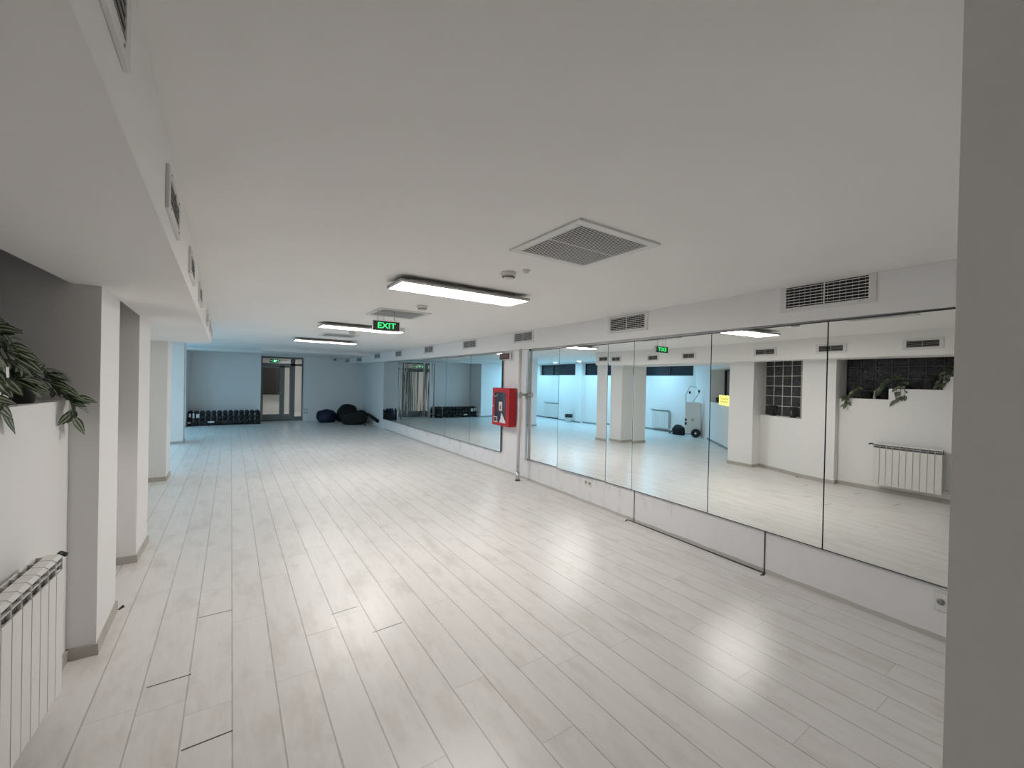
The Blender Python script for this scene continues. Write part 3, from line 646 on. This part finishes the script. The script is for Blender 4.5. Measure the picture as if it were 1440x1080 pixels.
# ------------------------------------------------------------------ glass block windows
def blocks(name, p0, p1, thick, sill, z0, top, GR, label, cell=.2, gap=.012, kind='structure'):
    p0 = Vector(p0); p1 = Vector(p1); dv = (p1-p0); Lw = dv.length; dv.normalize(); nv = Vector((-dv.y, dv.x)); nv = nv if nv.x < 0 else -nv
    n = int(Lw/cell+.02); cw_ = Lw/n if Lw/n < cell*1.12 else cell
    g = MB(); q = MB(); z = z0; rows = []
    while z < top-.02: rows.append((z, min(z+cell, top))); z += cell
    mt = lambda s, o_, zz: (p0.x+dv.x*s+nv.x*o_, p0.y+dv.y*s+nv.y*o_, zz)
    def bx(mb, s0, s1, o0, o1, a, b):
        mb.add([mt(s0,o0,a), mt(s1,o0,a), mt(s1,o1,a), mt(s0,o1,a), mt(s0,o0,b), mt(s1,o0,b), mt(s1,o1,b), mt(s0,o1,b)], [(3,2,1,0),(4,5,6,7),(0,1,5,4),(1,2,6,5),(2,3,7,6),(3,0,4,7)])
    for i in range(n):
        for a, b in rows:
            sl = sill((i+.5)*cw_)
            if b <= sl+.01: continue
            a2 = max(a, sl)
            if a2 > a+.02: bx(q, i*cw_+gap/2, (i+1)*cw_-gap/2, .006, thick-.01, a2, b-gap/2)
            else:
                s0, s1, za, zb_ = i*cw_+gap/2, (i+1)*cw_-gap/2, a+gap/2, b-gap/2
                bx(q, s0, s1, .012, thick-.01, za, zb_)
                m_ = .018   # pillowed face
                vs = [mt(s0,.012,za), mt(s1,.012,za), mt(s1,.012,zb_), mt(s0,.012,zb_), mt(s0+m_,.0,za+m_), mt(s1-m_,.0,za+m_), mt(s1-m_,.0,zb_-m_), mt(s0+m_,.0,zb_-m_)]
                if zb_-za > .05: q.add(vs, [(0,1,5,4),(1,2,6,5),(2,3,7,6),(3,0,4,7),(4,5,6,7)])
    for i in range(n+1):
        s = i*cw_; sl = max(sill(max(0.01, s-.05)), sill(min(Lw-.01, s+.05))) if 0 < i < n else sill(min(max(s, .02), Lw-.02))
        bx(g, s-gap/2, s+gap/2, .004, thick-.012, sl, top)
    for a, b in rows:
        # horizontal grout only where above the sill
        for i in range(n):
            if a >= sill((i+.5)*cw_)-.012: bx(g, i*cw_, (i+1)*cw_, .004, thick-.012, a-gap/2, a+gap/2)
    o = g.build(name, GR); o['kind'] = kind; o['label'] = label; o['category'] = 'window'
    q.build('glass_blocks', BLOCK, o)
    return o
def sill1(s):      # s from Y=3.33 back towards the camera
    y = 3.33 - s
    return 1.49 if y > 2.66 else 1.665 if y > 2.04 else 1.86
blocks('window_1', (-1.20, 3.33), (-1.20, 1.27), .09, sill1, 1.43, ZC, GROUTD, 'dark glass block window above the stepped sill')
blocks('window_2', (-1.36, 4.80), (-1.10, 3.87), .09, lambda s: 1.075, 1.075, ZC, GROUTL, 'square glass block window with white joints between two pillars', cell=.2)

# angled wall window
o3 = MB()
for s in (.20, 1.05, 1.95, 2.75, 3.55): o3.prism([aw(s, .40), aw(s+.04, .40), aw(s+.04, .45), aw(s, .45)], 1.165, 2.14)
o3.prism([aw(.18, .40), aw(L-.35, .40), aw(L-.35, .45), aw(.18, .45)], 2.09, 2.14); o3.prism([aw(.18, .40), aw(L-.35, .40), aw(L-.35, .45), aw(.18, .45)], 1.165, 1.20)
o3 = st(o3.build('window_5', BLACK), 'dark-framed window with grey blinds above the ledge of the angled wall', 'window')
bl = MB()
for k in range(5): bl.prism([aw(.18, .46), aw(L-.35, .46), aw(L-.35, .475), aw(.18, .475)], 1.175+k*.19, 1.355+k*.19)
bl.build('blind', BLIND, o3)
# yellow sign on the ledge
c = Vector(aw(1.72, -.02)); ys = empty('yellow_sign', (c.x, c.y, 1.17), math.atan2(ad.y, ad.x))
MB().box(-.47, .47, -.03, .0, -.03, .23).build('board', YELLOW, ys)
mk = MB()
for zc, ph in ((.14, 0), (.06, 1.1)):
    mk.tube([(-.36+.72*i/22, .002, zc+.022*math.sin(i*.9+ph)) for i in range(23)], .009, 6)
mk.build('handwritten_strokes', INK, ys)
tag(ys, 'bright yellow sign board leaning on the ledge of the angled wall', 'sign')
def flower_pot(loc, r_, h_, label, name='flower_pot'):
    o = empty(name, loc)
    MB().lathe([(r_*.72, 0), (r_*.76, .004), (r_, h_), (r_*1.06, h_), (r_*1.06, h_-.012), (r_*.98, h_-.014), (r_*.9, h_-.015)], 20).build('pot', BLACK, o)
    MB().lathe([(r_*.9, h_-.018), (r_*.2, h_-.010)], 16).build('soil', DARK, o)
    return tag(o, label, 'flower pot')
for s, lb in ((.55, 'dark flower pot at the left end of the ledge behind the yellow sign'), (.95, 'dark flower pot on the ledge next to the yellow sign')):
    c = aw(s, .15); flower_pot((c[0], c[1], 1.165), .075, .15, lb)

# ------------------------------------------------------------------ table lamps (black, wide shade on a conical base)
def table_lamp(loc, label):
    o = empty('table_lamp', loc)
    MB().lathe([(.055, 0), (.055, .008), (.048, .014), (.020, .09), (.010, .15), (.008, .175)], 20).build('base', BLACKM, o)
    MB().lathe([(.086, .135), (.088, .137), (.078, .205), (.030, .207), (.028, .205)], 28).build('lamp_shade', BLACKM, o)
    return tag(o, label, 'lamp', 'black table lamps on the window sills')
table_lamp((-1.06, 2.76, 1.49), 'black table lamp on the lowest step of the sill')
table_lamp((-1.05, 2.20, 1.665), 'black table lamp on the middle step of the sill')
table_lamp((-1.20, 4.56, 1.075), 'black table lamp at the left of the square glass block window')
table_lamp((-1.02, 4.10, 1.075), 'black table lamp at the right of the square glass block window')
tag(MB().lathe([(.018, 0), (.018, .05), (.012, .055), (.010, .12), (.004, .14)], 14).build('candle', LABELW, loc=(-1.08, 2.89, 1.49)), 'small pale candle beside the lamp on the lowest sill step', 'candle')

# ------------------------------------------------------------------ trailing plants
def leaf_into(mb, base, dirv, up, ln, wd, fold=.35, droop=.25):
    d_ = dirv.normalized(); side = d_.cross(up)
    if side.length < 1e-3: side = Vector((1, 0, 0))
    side.normalize(); nrm = side.cross(d_).normalized(); n = 6
    rowsv = []
    for i in range(n+1):
        t = i/n; wv = wd * (math.sin(math.pi * t**0.75))**0.9 if 0 < t < 1 else 0.0005
        c = base + d_*ln*t - nrm*0 + Vector((0, 0, -1))*droop*ln*t*t
        rowsv.append((c - side*wv + nrm*wv*fold, c, c + side*wv + nrm*wv*fold, t))
    vs = []; fs = []; uvs = []
    for a, b, c_, t in rowsv: vs += [a, b, c_]
    for i in range(n):
        k = i*3; t0, t1 = i/n, (i+1)/n
        fs.append((k, k+1, k+4, k+3)); uvs.append([(0, t0), (.5, t0), (.5, t1), (0, t1)])
        fs.append((k+1, k+2, k+5, k+4)); uvs.append([(.5, t0), (1, t0), (1, t1), (.5, t1)])
    mb.add(vs, fs, True, uvs)
def trailing_plant(loc, potr, poth, strands, label, seed, leaf=.055):
    rnd = random.Random(seed); o = empty('trailing_plant', loc)
    MB().lathe([(potr*.74, 0), (potr, poth), (potr*1.05, poth), (potr*1.05, poth-.012), (potr*.9, poth-.016)], 22).build('pot', BLACK, o)
    MB().lathe([(potr*.9, poth-.02), (potr*.2, poth-.012)], 16).build('soil', DARK, o)
    stv = MB(); lv = MB()
    for pts in strands:
        P = [Vector(p) for p in pts]; path = []
        for i in range(len(P)-1):
            for k in range(6):
                t = k/6; a = P[max(i-1, 0)]; b = P[i]; c = P[i+1]; e = P[min(i+2, len(P)-1)]
                path.append(.5*((2*b) + (c-a)*t + (2*a-5*b+4*c-e)*t*t + (-a+3*b-3*c+e)*t**3))
        path.append(P[-1]); stv.tube(path, .0026, 6)
        acc = 0; sd = 1
        for i in range(1, len(path)):
            acc += (path[i]-path[i-1]).length
            if acc > leaf*.82 or i == len(path)-1:
                acc = 0; sd = -sd; d_ = (path[i]-path[i-1]).normalized(); up = Vector((rnd.uniform(.3, 1.0), rnd.uniform(-.9, -.1), rnd.uniform(.3, .8))).normalized()
                sidev = d_.cross(Vector((0, 0, 1)))
                if sidev.length < .1: sidev = Vector((0, 1, 0))
                dd = d_*rnd.uniform(.5, 1.0) + sidev.normalized()*sd*rnd.uniform(.3, .9) + Vector((.25, 0, rnd.uniform(-.1, .5)))
                leaf_into(lv, path[i], dd, up, leaf*rnd.uniform(.85, 1.25), leaf*.29*rnd.uniform(.85, 1.15), .10, rnd.uniform(.1, .4))
    stv.build('stems', STEM, o); lf_ = lv.build('leaves', LEAF, o); lf_['kind'] = 'stuff'
    return tag(o, label, 'potted plant', 'trailing plants on the stepped sill')
# plant on the middle step, trailing over the riser towards the pillar
st2 = []
for i in range(5):
    a = -.9 + i*.45; k = (i % 3)*.02
    st2.append([(0, 0, .09), (.04 + .02*math.sin(a*2), .05, .14 + k), (.09 + .03*math.sin(a), .14, .13 + k), (.11 + .03*math.sin(a), .22 + k, .05), (.12 + .02*math.sin(a), .27 + k, -.05 - k)])
for i in range(3): st2.append([(0, 0, .09), (.05, -.03 + .03*i, .15), (.12, -.04 + .04*i, .08), (.145, -.04 + .05*i, -.02), (.142, -.03 + .05*i, -.12 - .03*i)])
trailing_plant((-1.06, 2.50, 1.665), .055, .09, st2, 'striped trailing plant on the middle step of the sill', 3, .085)
st1 = []
for i in range(5):
    a = -.9 + i*.45; k = (i % 3)*.015
    st1.append([(0, 0, .115), (.05 + .02*math.sin(a), .05, .15 + k), (.08 + .03*math.sin(a), .12, .11 + k), (.11 + .02*math.sin(a), .18, .03 + k), (.13 + .012*math.sin(a), .215 + k, .03 - k)])
for i in range(3): st1.append([(0, 0, .115), (.06, .08, .12), (.12, .15 + .02*i, .05), (.142, .19 + .02*i, -.02), (.140, .20 + .02*i, -.07 - .02*i)])
trailing_plant((-1.02, 2.985, 1.49), .080, .125, st1, 'striped trailing plant in a black pot on the lowest step by the pillar', 5, .075)
st3 = []
for i in range(5):
    a = -.8 + i*.40
    st3.append([(0, 0, .09), (.05, .05*math.sin(a)+.03, .14), (.10, .08*math.sin(a)+.07, .06), (.13, .07*math.sin(a)+.11, -.04), (.142, .06*math.sin(a)+.14, -.11-.02*(i % 3))])
trailing_plant((-1.05, 1.92, 1.86), .055, .09, st3, 'striped trailing plant on the highest step of the sill', 9, .07)

# ------------------------------------------------------------------ dumbbell rack along the far wall
rk = empty('dumbbell_rack', (-2.0, 16.82, 0), R(4.5))
rm = MB()
for x in (.01, 1.0, 1.99): rm.box(x-.02, x+.02, .10, .13, 0, .40)
rm.box(-.01, 2.01, -.22, .14, 0, .028)
rm.box(-.01, 2.01, -.08, .10, .178, .186); rm.box(-.01, 2.01, .0, .13, .322, .330)
rm.build('frame', BLACKM, rk)
tag(rk, 'low black three-tier rack against the far left wall', 'rack')
def dumbbell():
    o = empty('dumbbell', (0, 0, 0))
    rt = Matrix.Rotation(R(90), 4, 'X')
    MB().lathe([(.060, .055), (.071, .062), (.071, .115), (.060, .122)], 14, rt).build('weight_head', RUBBER, o)
    MB().lathe([(.060, -.055), (.071, -.062), (.071, -.115), (.060, -.122)], 14, rt).build('weight_head', RUBBER, o)
    MB().lathe([(.014, -.055), (.017, 0), (.014, .055)], 10, rt).build('grip', METAL, o)
    MB().lathe([(.025, .1222), (.024, .124)], 14, rt).build('end_badge', BLACKM, o)
    return o
db = dumbbell(); first = True
rackm = Matrix.Translation((-2.0, 16.82, 0)) @ Matrix.Rotation(R(4.5), 4, 'Z')
ords = ['leftmost', 'second from the left', 'third from the left', 'fourth from the left', 'fifth from the left', 'sixth from the left', 'middle one', 'sixth from the right', 'fifth from the right', 'fourth from the right', 'third from the right', 'second from the right', 'rightmost']
for tier, (yo, z) in enumerate(((-.085, .100), (-.005, .258), (.045, .402))):
    for i in range(13):
        dd = db if first else copy_tree(db); first = False
        p = rackm @ Vector((.08 + i*.1535, yo, z)); dd.location = p; dd.rotation_euler = (0, 0, R(4.5))
        tn = ('bottom', 'middle', 'top')[tier]
        tag(dd, 'black rubber dumbbell on the %s tier of the rack, %s' % (tn, ords[i]), 'dumbbell', 'dumbbells on the %s tier of the rack' % tn)
for i, (x, z, ww, hh) in enumerate(((.07, .34, .05, .12), (.16, .33, .05, .15), (.27, .32, .08, .13), (.62, .12, .17, .05), (.05, .11, .08, .03))):
    p = rackm @ Vector((x, -.222 if z < .2 else -.15, z)); q = MB().box(-ww/2, ww/2, -.002, .002, -hh/2, hh/2).build('paper_tag', LABELW, loc=tuple(p)); q.rotation_euler = (0, 0, R(4.5))
    tag(q, ['white paper tag at the left end of the upper tier', 'tall white paper tag second from the left end of the upper tier', 'wide white paper tag third from the left on the upper tier', 'wide white paper tag low on the lower tier', 'small white paper tag at the left end of the lower tier'][i], 'tag')

# ------------------------------------------------------------------ bags heap in the far corner
def lump(name, loc, size, m, label, seed, rz=0, neck=None, straps=None):
    rnd = random.Random(seed); o = empty(name, loc, rz)
    bm = bmesh.new(); bmesh.ops.create_icosphere(bm, subdivisions=4, radius=1)
    ph = [(Vector((rnd.uniform(-1, 1), rnd.uniform(-1, 1), rnd.uniform(-1, 1))).normalized(), rnd.uniform(1.5, 5), rnd.uniform(0, 6)) for _ in range(10)]
    for v in bm.verts:
        n_ = v.co.normalized(); dsp = sum(math.sin(n_.dot(a)*fq*2+p_)*.028 for a, fq, p_ in ph)
        c = n_*(1+dsp); c.x = math.copysign(abs(c.x)**.85, c.x); c.y = math.copysign(abs(c.y)**.85, c.y)
        if c.z < -.55: c.z = -.55 + (c.z+.55)*.08
        c.z += .586
        v.co = Vector((c.x*size[0], c.y*size[1], c.z/1.586*size[2]))
    me = bpy.data.meshes.new('bag_body'); bm.to_mesh(me); bm.free(); me.materials.append(m)
    for p in me.polygons: p.use_smooth = True
    b_ = bpy.data.objects.new('bag_body', me); COL.objects.link(b_); b_.parent = o
    sx_, sy_, sz_ = size
    se = MB(); se.tube([(sx_*.98*math.cos(t), -sy_*.30*abs(math.cos(t*0)), sz_*.52+sz_*.50*math.sin(t)) for t in [i*math.pi/14 for i in range(15)]], .008, 6)
    se.build('seam_piping', m, o)
    if straps:
        sm_ = MB()
        for s in straps: sm_.tube(s, .012, 8)
        sm_.build('strap', BAGB, o)
    return tag(o, label, 'bag')
lump('duffel_bag', (2.10, 16.75, 0), (.32, .30, .47), NAVY, 'navy blue bag at the left of the heap in the far corner', 1)
lump('duffel_bag', (2.83, 16.75, 0), (.40, .30, .64), BAGB, 'tallest black bag in the middle of the heap', 2)
lump('duffel_bag', (2.86, 15.65, 0), (.42, .32, .42), BAGG, 'blackish green bag at the front of the heap', 3, straps=[[(.2, -.2, .3), (.30, -.36, .12), (.27, -.5, .012), (.25, -.75, .012)]])
lump('duffel_bag', (3.20, 16.22, 0), (.22, .24, .46), BAGB, 'small black bag at the back right of the heap', 4)
o = empty('rolled_mat', (3.36, 15.35, 0))
MB().tube([(.0, .45, .33), (.02, .2, .31), (.05, -.2, .26), (.07, -.75, .19)], .055, 14).build('roll', BAGB, o)
MB().tube([(.10, -.62, .19), (.10, -.66, .19)], .060, 14).tube([(.01, .28, .315), (.012, .24, .315)], .060, 14).build('ties', RUBBER, o)
tag(o, 'black rolled mat sticking out of the heap towards the mirrors', 'mat')

# ------------------------------------------------------------------ pump stand in the alcove
o = empty('wheeled_stand', (-4.22, 8.55, 0), R(-28))
bdm = Matrix.Rotation(R(5), 4, 'Y')
MB().box(-.02, .02, -.22, .22, .10, 1.12, bdm).build('white_board', WHITEM, o, bevel=.004)
MB().box(-.03, .03, -.27, -.23, .03, 1.08, bdm).build('grey_upright', METAL, o)
wm = Matrix.Translation((.18, -.12, .14)) @ Matrix.Rotation(R(90), 4, 'Y')
MB().lathe([(.09, -.05), (.135, -.045), (.14, 0), (.135, .045), (.09, .05)], 28, wm).build('wheel', RUBBER, o)
MB().lathe([(.03, .05), (.03, .06)], 16, wm).build('wheel_hub', LABELW, o)
MB().lathe([(.03, 0), (.05, .01), (.05, .03), (.03, .04)], 16, Matrix.Translation((.05, .0, .55)) @ Matrix.Rotation(R(90), 4, 'Y')).build('gauge', METAL, o)
hs = MB(); hs.tube([(.02, .2, .95), (.03, .22, 1.35), (.04, .10, 1.62), (.05, -.08, 1.60), (.06, -.18, 1.42), (.06, .02, 1.1), (.06, -.10, .8), (.06, -.02, .62), (.06, .16, .56)], .010, 8)
hs.build('hose', HOUSE, o)
MB().lathe([(.03, -.04), (.03, .04)], 12, Matrix.Translation((.06, -.17, 1.47))).lathe([(.03, -.04), (.03, .04)], 12, Matrix.Translation((.06, .10, 1.42))).lathe([(.03, -.04), (.03, .04)], 12, Matrix.Translation((.06, .2, .54))).lathe([(.03, -.04), (.03, .04)], 12, Matrix.Translation((.06, .2, .42))).build('hose_couplings', BLACK, o)
tag(o, 'white wheeled stand with black wheel and looping grey hose in the alcove', 'stand')
lump('gym_bag', (-4.25, 9.10, 0), (.15, .23, .32), BAGB, 'black bag on the floor beside the wheeled stand', 6, 0, straps=[[(.05, .15, .15), (.10, .28, .04), (.02, .36, .015), (-.06, .28, .015), (.02, .2, .05)]])
o = empty('waste_bin', (-4.38, 12.98, 0))
MB().lathe([(.12, 0), (.15, .22), (.155, .24)], 20).build('bin_body', LABELW, o)
MB().lathe([(.165, .20), (.165, .33), (.15, .335), (.145, .24)], 20).build('bin_bag', BLACK, o)
tag(o, 'small white waste bin with black liner by the alcove wall', 'bin')

# cool downlights in the alcove ceiling (housing + lit disc + the light it gives)
dl = ['nearest of the cool downlights in the alcove ceiling', 'second cool downlight in the alcove ceiling', 'third cool downlight in the alcove ceiling', 'cool downlight in the alcove ceiling nearest its end wall']
for i, (x, y) in enumerate(((-3.7, 9.9), (-3.7, 11.8), (-3.7, 13.6), (-3.7, 15.4))):
    o = empty('downlight', (x, y, ZC))
    MB().lathe([(.085, 0), (.085, -.012), (.070, -.014)], 24).build('trim_ring', WHITEM, o)
    MB().lathe([(.066, -.0145), (.05, -.0165)], 24).build('diffuser', COOLD, o)
    ld = bpy.data.lights.new('downlight_beam', 'AREA'); ld.shape = 'DISK'; ld.size = .13; ld.energy = COOL; ld.color = (.32, .72, 1.0)
    lo = bpy.data.objects.new('downlight_beam', ld); COL.objects.link(lo); lo.parent = o; lo.location = (0, 0, -.025)
    tag(o, dl[i], 'lamp', 'cool downlights in the alcove ceiling')
